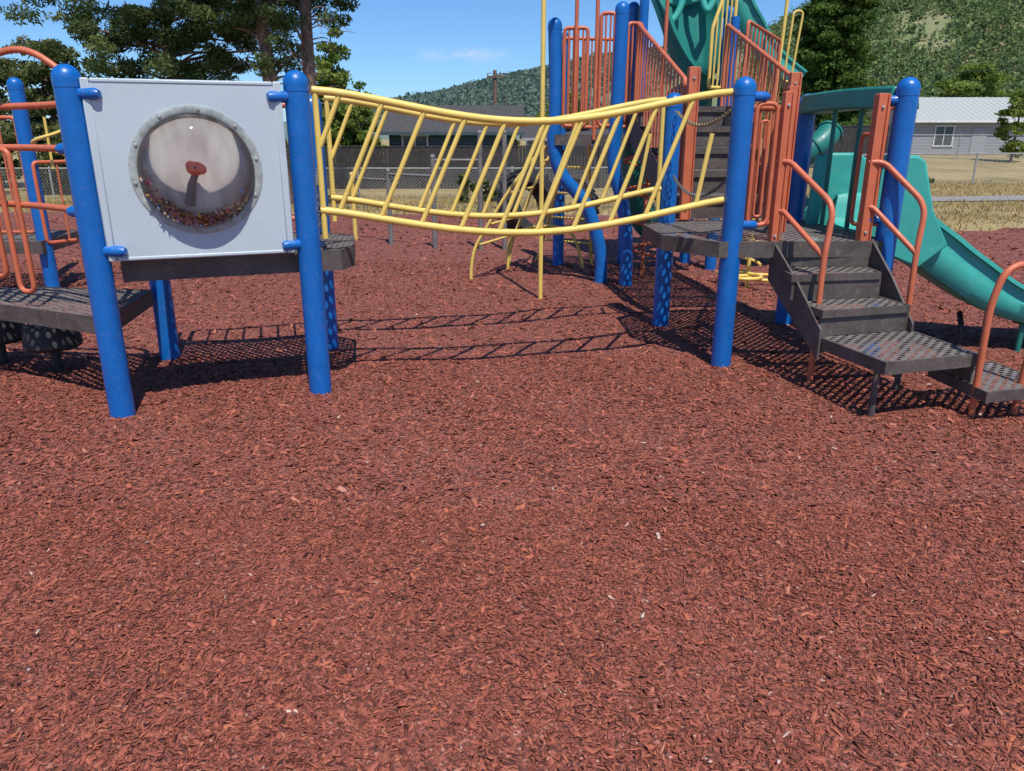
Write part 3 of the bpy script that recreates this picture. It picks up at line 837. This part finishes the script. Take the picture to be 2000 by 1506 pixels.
# sagging yellow bridge
def sagp(a, b, za, zb, sag, t, ex=1.45):
    return V3((a[0]+(b[0]-a[0])*t, a[1]+(b[1]-a[1])*t, za+(zb-za)*t-sag*math.sin(math.pi*t)**ex if 0 < t < 1 else za+(zb-za)*t))
bridge = empty("bridge", (0, 5.1, 1.0)); bridge.parent = PS; bridge.matrix_parent_inverse = Matrix.Translation(PS.location).inverted()
bridge_w = Matrix.Translation(bridge.location).inverted()
def bsub(mb, name, mat):
    o = mb.obj(name, mat, None); o.parent = bridge; o.matrix_parent_inverse = bridge_w; return o
for (a, b, nb, ph, ends) in [((-1.09, 4.47), (1.34, 5.00), 10, .0, (.006,)), ((-1.24, 5.40), (1.14, 6.08), 10, .015, (.006, .994))]:
    up = [sagp(a, b, 1.73, 1.745, .165, i/24) for i in range(25)]
    lw = [sagp(a, b, 1.09, 1.105, .165, i/24, 1.2) for i in range(25)]
    mb = MB(); mb.tube(up, .022, 14); bsub(mb, "upper_rail", M_yellow)
    mb = MB(); mb.tube(lw, .022, 14); bsub(mb, "lower_rail", M_yellow)
    for i in range(nb):
        t = .06+ph+i*.0935
        tb = t-.112
        if tb < .01:
            k = (t-.01)/.112; q = sagp(a, b, 1.73, 1.745, .165, t).lerp(sagp(a, b, 1.09, 1.105, .165, tb, 1.2), k)
        else: q = sagp(a, b, 1.09, 1.105, .165, tb, 1.2)
        mb = MB(); mb.tube([sagp(a, b, 1.73, 1.745, .165, t), q], .0145, 10)
        bsub(mb, "slanted_bar", M_yellow)
    for t in ends:
        p = sagp(a, b, 1.73, 1.745, .165, t); q = sagp(a, b, 1.09, 1.1, .165, t)
        mb = MB(); mb.tube([p, V3((q.x, q.y, .93))], .017, 10); bsub(mb, "end_bar", M_yellow)
    p = sagp(a, b, 1.73, 1.745, .165, .99).lerp(sagp(a, b, 1.09, 1.1, .165, .99-.112), .42); q = sagp(a, b, 1.09, 1.1, .165, .925, 1.2)
    mb = MB(); mb.tube([V3((p.x+.03, p.y, p.z+.05)), q], .0145, 8); bsub(mb, "slanted_bar", M_yellow)

def chain(p, q, sag, link_l=.032, r=.003, name="chain", mat=M_steeldark):
    mb = MB(); p, q = V3(p), V3(q); n = int((q-p).length*1.12/(link_l*.72))
    for i in range(n):
        t = (i+.5)/n
        f_ = lambda t: p.lerp(q, t)-V3((0, 0, sag*4*t*(1-t)))
        c = f_(t); d = (f_(min(1, t+.01))-f_(max(0, t-.01))).normalized()
        u1 = d.cross(V3((0, 0, 1)))
        u1 = u1.normalized() if u1.length > .05 else V3((1, 0, 0))
        u2 = d.cross(u1)
        s_ = u1 if i % 2 else u2
        pts = []
        for k in range(10):
            a = 2*math.pi*k/10; pts.append(c+d*math.cos(a)*link_l*.5+s_*math.sin(a)*link_l*.32)
        mb.tube(pts, r, 5, closed=True)
    return mb.obj(name, mat, PS)
M_brass = paint("worn_brass_chain", (.30, .24, .12), .4, .2)
chain((1.38, 5.10, 1.66), (1.22, 6.02, 1.66), .10, r=.0035, link_l=.036, mat=M_brass)
chain((1.38, 5.12, 1.22), (1.22, 6.02, 1.20), .12, r=.0035, link_l=.036)
chain((-1.15, 4.52, 1.34), (-1.29, 5.32, 1.30), .12, r=.0035, link_l=.036)
chain((-1.14, 4.55, 1.28), (-1.12, 4.58, .98), .0, r=.0035, link_l=.035)

# entry posts and loop barriers at the front steps
def sqpost(x, y, za, zb, sx=.06, sy=.05, rz=0.1):
    mb = MB(); mb.box((x, y, (za+zb)/2), (sx, sy, zb-za), rz)
    for k in (-1, 1):
        mb.box((x+k*sx*.5, y-.003, (za+zb)/2), (.012, sy+.012, zb-za-.01), rz)
    for zz in (za+.08, zb-.08):
        mb.tube([(x, y-sy*.5-.010, zz), (x, y-sy*.5+.01, zz)], .010, 8, m=1)
    mb.obj("entry_post", [M_orange, M_steel], PS, bevel=.003)
sqpost(1.685, 5.0, .80, 1.75, .045); sqpost(1.83, 5.35, .86, 1.80, .06); sqpost(2.275, 5.03, .82, 1.74); sqpost(1.36, 6.18, .86, 1.98, .07); sqpost(2.16, 6.3, .86, 1.95, .07)
def loop(xa, ya, xb, yb, za, zb, r=.014, name="pipe_loop"):
    mb = MB(); mb.tube(fillet([(xa, ya, za), (xb, yb, za), (xb, yb, zb), (xa, ya, zb)], .05, 6, True), r, 10, closed=True)
    return mb.obj(name, M_orange, PS)
loop(1.50, 4.99, 1.63, 5.0, .95, 1.68); loop(1.545, 5.02, 1.59, 5.02, 1.0, 1.58, .009)
loop(2.32, 5.03, 2.38, 5.03, .95, 1.66)
loop(1.72, 5.12, 1.80, 5.28, .95, 1.72); loop(2.30, 5.10, 2.30, 5.3, .93, 1.5)
barrier("side_barrier", (1.46, 5.06), (1.80, 5.34), .93, .93, 1.66, 1.66, 5)

# front steps
ST = empty("front_steps", (2.0, 4.7, 0)); ST.parent = PS; ST.matrix_parent_inverse = Matrix.Translation(PS.location).inverted()
STi = Matrix.Translation(ST.location).inverted()
def ssub(o): o.parent = ST; o.matrix_parent_inverse = STi; return o
def tread(quad, z, th=.045):
    mb = MB(); n = len(quad); cx = sum(p[0] for p in quad)/n; cy = sum(p[1] for p in quad)/n
    inn = [(cx+(p[0]-cx)*.94, cy+(p[1]-cy)*.94) for p in quad]
    mb.add([(*p, z-.003) for p in inn], [tuple(range(n))], 0)
    for i in range(n):
        j = (i+1) % n
        mb.add([(*quad[i], z), (*quad[j], z), (*inn[j], z), (*inn[i], z)], [(0, 1, 2, 3)], 1)
        mb.add([(*quad[i], z), (*quad[j], z), (*quad[j], z-th), (*quad[i], z-th)], [(0, 1, 2, 3)], 1)
    return ssub(mb.obj("tread", [M_perf, M_brown], None, smooth=False))
T1 = [(1.70, 5.0), (1.70, 4.64), (2.29, 4.74), (2.29, 5.0)]
T2 = [(1.73, 4.68), (1.80, 4.36), (2.39, 4.52), (2.32, 4.79)]
T3 = [(1.79, 4.42), (1.95, 3.84), (2.54, 4.01), (2.42, 4.58)]
T4 = [(2.46, 4.34), (2.52, 3.86), (2.98, 3.97), (2.90, 4.45)]
tread(T1, .69); tread(T2, .53); tread(T3, .37, .07); tread(T4, .20, .06)
for q in [[(1.69, 4.965, .69), (2.3, 4.965, .69), (2.3, 4.965, .84), (1.69, 4.965, .84)], [(1.71, 4.66, .53), (2.30, 4.76, .53), (2.30, 4.76, .65), (1.71, 4.66, .65)],
          [(1.80, 4.385, .37), (2.395, 4.545, .37), (2.395, 4.545, .49), (1.80, 4.385, .49)], [(2.475, 4.30, .20), (2.53, 4.03, .20), (2.53, 4.03, .31), (2.475, 4.30, .31)]]:
    mb = MB(); mb.plate(q, .012)
    ssub(mb.obj("riser", M_brown, None, smooth=False))
for (p, q) in [((1.675, 4.98), (1.80, 4.35)), ((2.315, 4.98), (2.41, 4.50))]:
    mb = MB(); mb.plate([(*p, .60), (*q, .24), (*q, .42), (p[0]+(q[0]-p[0])*.5, p[1]+(q[1]-p[1])*.5, .66), (*p, .86)], .014)
    ssub(mb.obj("stringer", M_brown, None, smooth=False))
for (x, y, z) in [(1.98, 3.98, .31), (2.33, 4.42, .31), (2.86, 4.1, .15)]:
    mb = MB(); mb.tube([(x, y, -.05), (x, y, z)], .019, 10)
    ssub(mb.obj("leg", M_brown, None))
HL = fillet([(1.66, 5.0, 1.34), (1.73, 4.97, 1.34), (1.90, 4.63, 1.10), (1.865, 4.6, .80), (1.86, 4.57, -.05)], .09, 6)
HR = fillet([(2.24, 5.02, 1.335), (2.33, 5.0, 1.335), (2.53, 4.80, 1.09), (2.50, 4.77, .80), (2.49, 4.72, -.05)], .09, 6)
for (P_, lowa, lowb) in [(HL, (1.67, 5.0, 1.04), (1.868, 4.6, .80)), (HR, (2.25, 5.03, 1.06), (2.50, 4.77, .80))]:
    mb = MB(); mb.tube(P_, .018, 12); a = V3(lowa); b = V3(lowb)
    mb.tube(fillet([a, a+V3((.05, -.02, 0)), b], .05, 4), .017, 12)
    ssub(mb.obj("handrail", M_orange, None))
mb = MB(); mb.tube(fillet([(2.53, 3.97, -.05), (2.51, 3.96, .66), (2.56, 3.96, .86), (2.76, 4.0, .86), (2.82, 4.02, .70), (2.80, 4.03, -.05)], .12, 8), .018, 12)
ssub(mb.obj("handrail", M_orange, None))

# green hood over the slide entry
mb = MB()
a = V3((J[0]-.03, J[1]+.05, 0)); b = V3((I[0]-.03, I[1]-.05, 0)); prof = []
nn = 14
for i in range(nn+1):
    t = i/nn; p = a.lerp(b, t); arch = .012*math.sin(math.pi*t)
    prof.append((p, 1.645+arch*1.5, 1.785+arch))
vs = []; fs = []
dn = V3((1, .13, 0)).normalized()
for (p, zl_, zh) in prof:
    vs += [p-dn*.06+V3((0, 0, zl_)), p+dn*.16+V3((0, 0, zl_)), p+dn*.13+V3((0, 0, zh)), p-dn*.04+V3((0, 0, zh))]
for i in range(nn):
    for k in range(4):
        l = (k+1) % 4; fs.append((i*4+k, i*4+l, i*4+4+l, i*4+4+k))
fs += [(0, 1, 2, 3), (nn*4, nn*4+3, nn*4+2, nn*4+1)]
mb.add(vs, fs)
mb.obj("slide_hood", M_greend, PS, bevel=.015)
for t in (.33, .62):
    mb = MB(); p = a.lerp(b, t); mb.tube([(p.x, p.y, 1.66), (p.x, p.y, .86)], .017, 10)
    mb.obj("hood_support", M_greend, PS)

# slides
def trough(name, cl, wid, wall, mat):
    P = spline(cl, 8); N_ = len(P)
    vs = []; fs = []
    wl = wall if isinstance(wall, (list, tuple)) else None
    prof = [(-1.16, .93), (-1.15, 1.04), (-1.02, 1.06), (-.96, 1.0), (-.93, .62), (-.90, .55), (-.86, .28), (-.78, .10), (-.6, 0), (0, -.02), (.6, 0), (.78, .10), (.86, .28), (.90, .55), (.93, .62), (.96, 1.0), (1.02, 1.06), (1.15, 1.04), (1.16, .93), (1.06, .90), (1.03, .55), (1.06, .50), (1.0, .1), (.9, -.1), (.6, -.16), (0, -.17), (-.6, -.16), (-.9, -.1), (-1.0, .1), (-1.06, .50), (-1.03, .55), (-1.06, .90)]
    K = len(prof)
    for i, p in enumerate(P):
        t = (P[min(i+1, N_-1)]-P[max(i-1, 0)]).normalized()
        side = t.cross(V3((0, 0, 1)));  side = side.normalized() if side.length > .01 else V3((1, 0, 0))
        up = side.cross(t).normalized()
        q = i/(N_-1)
        wv = wid if not isinstance(wid, (list, tuple)) else float(np.interp(q, np.linspace(0, 1, len(wid)), wid))
        hv = wall if wl is None else float(np.interp(q, np.linspace(0, 1, len(wl)), wl))
        for (a_, b_) in prof: vs.append(p+side*a_*wv*.5+up*b_*hv)
    for i in range(N_-1):
        for k in range(K):
            l = (k+1) % K; fs.append((i*K+k, i*K+l, (i+1)*K+l, (i+1)*K+k))
    fs += [tuple(range(K)), tuple((N_-1)*K+k for k in range(K-1, -1, -1))]
    mb = MB(); mb.add(vs, fs); return mb.obj(name, mat, PS, ang=50)
trough("slide", [(2.42, 5.66, .86), (2.62, 5.66, .82), (2.88, 5.64, .66), (3.14, 5.61, .49), (3.42, 5.58, .33), (3.75, 5.54, .23), (4.15, 5.50, .20), (4.5, 5.46, .21)], .56, [.20, .26, .26, .24, .20, .17, .15], M_green)
for (yy, xo, mt) in [(5.30, 0, M_green), (6.02, -.08, M_green)]:
    mb = MB(); q = [(2.34+xo, yy, .80), (2.80+xo, yy, .62), (2.98+xo, yy, .78), (2.84+xo, yy, 1.02), (2.74+xo, yy, 1.33), (2.68+xo, yy, 1.37), (2.46+xo, yy, 1.37), (2.36+xo, yy, 1.34)]
    mb.plate(q, .05, 0); mb.obj("slide_side_wall", mt, PS, bevel=.018)
for y_ in (5.34, 5.76):
    mb = MB(); mb.tube([(3.64, y_, -.05), (3.64, y_, .22)], .02, 10); mb.obj("slide_leg", M_greend, PS)
mb = MB(); mb.tube(spline([(3.3, 5.5, -.03), (3.3, 5.5, .15), (3.33, 5.6, .24)], 4), .02, 10); mb.obj("slide_leg", M_black, PS)

# tower stairs
for i in range(5):
    z = 1.03+.18*i; y = 6.32+.33*i; xo = -.035*i
    mb = MB(); q = [(1.32+xo, y), (2.14+xo*.4, y+.03), (2.13+xo*.4, y+.37), (1.31+xo, y+.34)]
    mb.add([(*p, z) for p in q], [(0, 1, 2, 3)], 0)
    for k in range(4):
        l = (k+1) % 4; mb.add([(*q[k], z+.002), (*q[l], z+.002), (*q[l], z-.05), (*q[k], z-.05)], [(0, 1, 2, 3)], 1)
    mb.add([(q[0][0], q[0][1]+.02, z-.18), (q[1][0], q[1][1]+.02, z-.18), (q[1][0], q[1][1]+.02, z-.04), (q[0][0], q[0][1]+.02, z-.04)], [(0, 1, 2, 3)], 1)
    mb.obj("tower_step", [M_perf, M_brown], PS, smooth=False)
for (xa, xb) in [(1.29, 1.13), (2.17, 2.12)]:
    mb = MB(); mb.plate([(xa, 6.3, .78), (xb, 8.0, 1.52), (xb, 8.0, 1.78), (xa, 6.3, 1.05)], .014); mb.obj("stair_stringer", M_brown, PS, smooth=False)
barrier("stair_railing", (1.32, 6.28), (1.20, 8.0), 1.08, 1.62, 1.90, 2.50, 15, rr=.018, rb=.009)
barrier("stair_railing", (2.18, 6.33), (2.06, 8.05), 1.08, 1.62, 1.90, 2.50, 15, rr=.018, rb=.009)
barrier("stair_railing", (1.78, 5.42), (2.12, 6.2), .95, .95, 1.66, 1.80, 5, rr=.016, rb=.009)
barrier("tower_railing", (.50, 7.98), (.72, 7.96), 1.58, 1.58, 2.46, 2.46, 4)
barrier("tower_railing", (.84, 7.92), (.97, 7.90), 1.58, 1.58, 2.58, 2.58, 2)
barrier("tower_railing", (1.10, 7.95), (1.24, 8.0), 1.60, 1.60, 2.50, 2.50, 2)
barrier("tower_railing", (2.3, 8.2), (2.85, 8.9), 1.75, 1.75, 2.55, 2.45, 8)
barrier("tower_railing", (.55, 9.15), (1.3, 9.3), 1.58, 1.58, 2.5, 2.5, 8)
barrier("tower_railing", (1.98, 8.3), (2.22, 8.4), 1.95, 1.95, 2.5, 3.2, 4, mat=M_yellow)
for (x, y, za, zb, mt) in [(.61, 7.95, 1.45, 3.5, M_orange), (.80, 7.9, 1.45, 3.5, M_orange), (1.52, 8.3, 1.75, 3.5, M_orange), (1.28, 8.2, 1.7, 3.2, M_blue), (2.2, 8.3, 1.2, 2.6, M_blue)]:
    mb = MB(); mb.tube([(x, y, za), (x, y, zb)], .019 if mt is M_orange else .045, 14); mb.obj("upright_pole", mt, PS)
mb = MB(); mb.tube([(2.86, 9, 1.2), (2.93, 9, 3.2)], .02, 10)
mb.tube(fillet([(2.96, 9, 2.05), (3.0, 9, 2.75), (3.10, 9, 2.75), (3.04, 9, 2.05)], .05, 5, True), .012, 8, closed=True)
mb.obj("yellow_handhold", M_yellow, PS)
mb = MB(); mb.tube(fillet([(.27, 7.24, -.05), (.27, 7.24, 3.05), (.62, 8.0, 3.12)], .15, 6), .021, 12); mb.obj("fire_pole", M_yellow, PS)

# twin high slides
trough("high_slide", [(1.70, 9.7, 3.7), (1.73, 9.3, 3.25), (1.78, 9.05, 2.85), (1.84, 8.92, 2.45), (1.90, 8.85, 2.05), (1.92, 8.9, 1.7)], [.72, .72, .66, .5, .42], [.12, .18, .2, .2], M_greend)
trough("high_slide", [(2.22, 9.9, 3.6), (2.42, 9.7, 3.12), (2.58, 9.62, 2.76), (2.76, 9.56, 2.45), (2.98, 9.5, 2.2), (3.24, 9.45, 2.02)], [.5, .46, .38, .30, .26], [.2, .22, .18], M_green)
mb = MB(); q = [(1.42, 9.0, 3.5), (2.10, 9.0, 3.5), (2.06, 9.0, 3.0), (1.98, 9.0, 2.83), (1.78, 9.0, 2.78), (1.55, 9.0, 2.83), (1.47, 9.0, 3.0)]
mb.plate(q, .06); mb.obj("slide_entry_hood", M_green, PS, bevel=.02)
mb = MB(); q = [(2.14, 9.2, 3.6), (2.48, 9.2, 3.6), (2.46, 9.2, 3.1), (2.36, 9.2, 2.86), (2.22, 9.2, 2.5), (2.14, 9.2, 2.2)]
mb.plate(q, .06); mb.obj("slide_entry_hood", M_greend, PS, bevel=.02)
for (hx, hw, hz, mt) in [(1.62, .16, 2.60, M_green), (2.02, .10, 2.72, M_green)]:
    mb = MB(); mb.tube(spline([(hx-hw, 8.8, 3.4), (hx-hw, 8.8, 2.95), (hx-hw*.6, 8.78, hz+.12), (hx, 8.76, hz), (hx+hw*.7, 8.78, hz+.12), (hx+hw, 8.8, 2.95), (hx+hw, 8.8, 3.4)], 6), .035, 12)
    mb.obj("slide_rim", mt, PS)
# spiral tube section
mb = MB(); pts = [(3.24+.24*math.cos(-.6-a*.28), 8.9+.24*math.sin(-.6-a*.28), 1.52-.05*a) for a in range(0, 26)]
mb.tube(spline(pts, 2), .13, 16)
for a in range(0, 26, 3):
    p = V3(pts[a]); q = V3(pts[min(a+1, 25)]); d = (q-p).normalized(); mb.tube([p-d*.012, p+d*.012], .145, 16)
mb.obj("spiral_tube_slide", M_greend, PS)
mb = MB(); mb.tube(spline([(1.35, 8.7, 1.45), (1.38, 8.75, 1.0), (1.5, 8.9, .6), (1.8, 9.1, .35)], 6), .16, 16); mb.obj("tube_slide", M_greend, PS)

# climbers under and beside the tower
def helix(cx, cy, r, z0_, z1_, turns, k=14):
    n = int(turns*k); return [(cx+r*math.cos(2*math.pi*i/k), cy+r*math.sin(2*math.pi*i/k), z0_+(z1_-z0_)*i/n) for i in range(n+1)]
mb = MB(); mb.tube(helix(1.42, 8.35, .24, .18, 1.4, 4), .017, 10); mb.tube([(1.42, 8.35, -.05), (1.42, 8.35, 1.5)], .02, 10); mb.obj("coil_climber", M_orange, PS)
mb = MB()
for k, zz in ((0, .12), (2.1, .14), (4.2, .16)):
    cx, cy = 2.39+.17*math.cos(k), 7.75+.17*math.sin(k)
    mb.tube([(cx+.17*math.cos(a*.524), cy+.17*math.sin(a*.524), zz) for a in range(12)], .018, 10, closed=True)
mb.tube([(2.39, 7.75, -.05), (2.39, 7.75, .55), (2.36, 7.7, 1.2)], .02, 10); mb.tube(helix(2.39, 7.75, .12, .25, .55, 1.5), .015, 8)
mb.obj("ring_step_climber", M_yellow, PS)
R1 = [(.42, 8.08, 1.46), (.18, 8.12, 1.22), (-.05, 8.15, .92), (-.25, 8.17, .60), (-.38, 8.18, .38), (-.43, 8.18, .18), (-.44, 8.18, -.05)]
R2 = [(p[0]+.16+.25*min(1, (1.46-p[2])), p[1]+1.0, p[2]) for p in R1]
mb = MB(); mb.tube(spline(R1, 5), .018, 10); mb.tube(spline(R2, 5), .018, 10)
for i in range(5): mb.tube([R1[i+0], R2[i+0]], .014, 8)
mb.obj("arch_climber", M_yellow, PS)
mb = MB(); mb.tube(spline([(-.05, 8.9, -.05), (-.02, 8.9, .35), (.25, 8.9, .5), (.65, 8.9, .45), (.81, 8.9, .1), (.81, 8.9, -.05)], 5), .017, 10)
mb.tube([(.30, 9.6, -.05), (.62, 8.6, 1.45)], .017, 10); mb.tube([(.95, 9.2, -.05), (.80, 8.4, 1.45)], .017, 10)
for k in range(4): mb.tube([V3((.30, 9.6, 0)).lerp(V3((.62, 8.6, 1.45)), .2+.2*k), V3((.95, 9.2, 0)).lerp(V3((.80, 8.4, 1.45)), .2+.2*k)], .013, 8)
mb.obj("ladder_climber", M_yellow, PS)

# ------------------------------------------------------------ separate playground things
for i, (x, y, lab) in enumerate([(-3.0, 4.86, "black rubber stepping pod on a steel stem"), (-3.46, 5.02, "black rubber stepping pod on a steel stem")]):
    e = empty("stepping_pod", (x, y, 0)); tag(e, lab, "stepping pod", "stepping pods beside the low deck")
    mb = MB(); mb.tube([(x, y, .17), (x, y, .18), (x, y, .20), (x, y, .31), (x, y, .33), (x, y, .335)], [.12, .16, .175, .16, .15, .02], 28); mb.obj("seat", M_black, e)
    mb = MB(); mb.tube([(x, y, -.05), (x, y, .18)], .03, 12); mb.tube([(x, y, -.02), (x, y, .02)], .05, 12); mb.obj("stem", M_black, e)
e = empty("chin_up_bars", (-1.0, 10.6, 0)); tag(e, "row of grey steel chin up bars at stepped heights", "chin up bars")
ps = [(-2.32, 11.52, .95), (-1.71, 10.97, 1.02), (-1.04, 10.47, 1.22), (-.10, 10.47, 1.52), (-.42, 10.5, 1.52)]
for (x, y, h) in ps:
    mb = MB(); mb.tube([(x, y, -.05), (x, y, h)], .032, 12); mb.ball((x, y, h), .036, 12, 6); mb.obj("upright", M_steeldark if x > -2 else M_yellow, e)
for (p, q) in [((-2.32, 11.52, .9), (-1.71, 10.97, .9)), ((-1.71, 10.97, .98), (-1.04, 10.47, .98)), ((-1.04, 10.47, 1.18), (-.42, 10.5, 1.18))]:
    mb = MB(); mb.tube([p, q], .018, 8); mb.obj("cross_bar", M_steeldark, e)

def tire(x, y, R, rz, tilt, lab):
    e = empty("tractor_tire", (x, y, 0)); tag(e, lab, "tire", "half buried tires")
    mb = MB(); M_ = Matrix.Rotation(rz, 3, 'Z') @ Matrix.Rotation(math.pi/2-tilt, 3, 'X')
    prof = [(.60, -.5), (.62, -.85), (.80, -1), (.95, -.9), (1, -.6), (1, .6), (.95, .9), (.80, 1), (.62, .85), (.60, .5)]
    n = 40; K = len(prof); vs = []; fs = []; c = V3((x, y, R*.72)); hw = R*.34
    for i in range(n):
        a = 2*math.pi*i/n
        for (r_, w_) in prof: vs.append(c+M_ @ V3((R*r_*math.cos(a), R*r_*math.sin(a), hw*w_)))
    for i in range(n):
        j = (i+1) % n
        for k in range(K):
            l = (k+1) % K; fs.append((i*K+k, i*K+l, j*K+l, j*K+k))
    mb.add(vs, fs); mb.obj("tire_body", M_black, e)
    mb = MB()
    for i in range(24):
        a = 2*math.pi*i/24
        for s_ in (-1, 1):
            rot = M_ @ Matrix.Rotation(a+(.13 if s_ > 0 else 0), 3, 'Z')
            mb.box(c+rot @ V3((R*1.01, 0, hw*.42*s_)), (.05*R/.45, .05, hw*.95), rot=rot @ Matrix.Rotation(s_*.5, 3, 'X'))
    mb.obj("tread_lugs", M_black, e, smooth=False)
tire(.28, 12.6, .56, .75, .3, "large worn black tractor tire half buried in mulch")
tire(.95, 13.0, .46, -.5, .2, "smaller black tractor tire leaning in the mulch")
print("done")
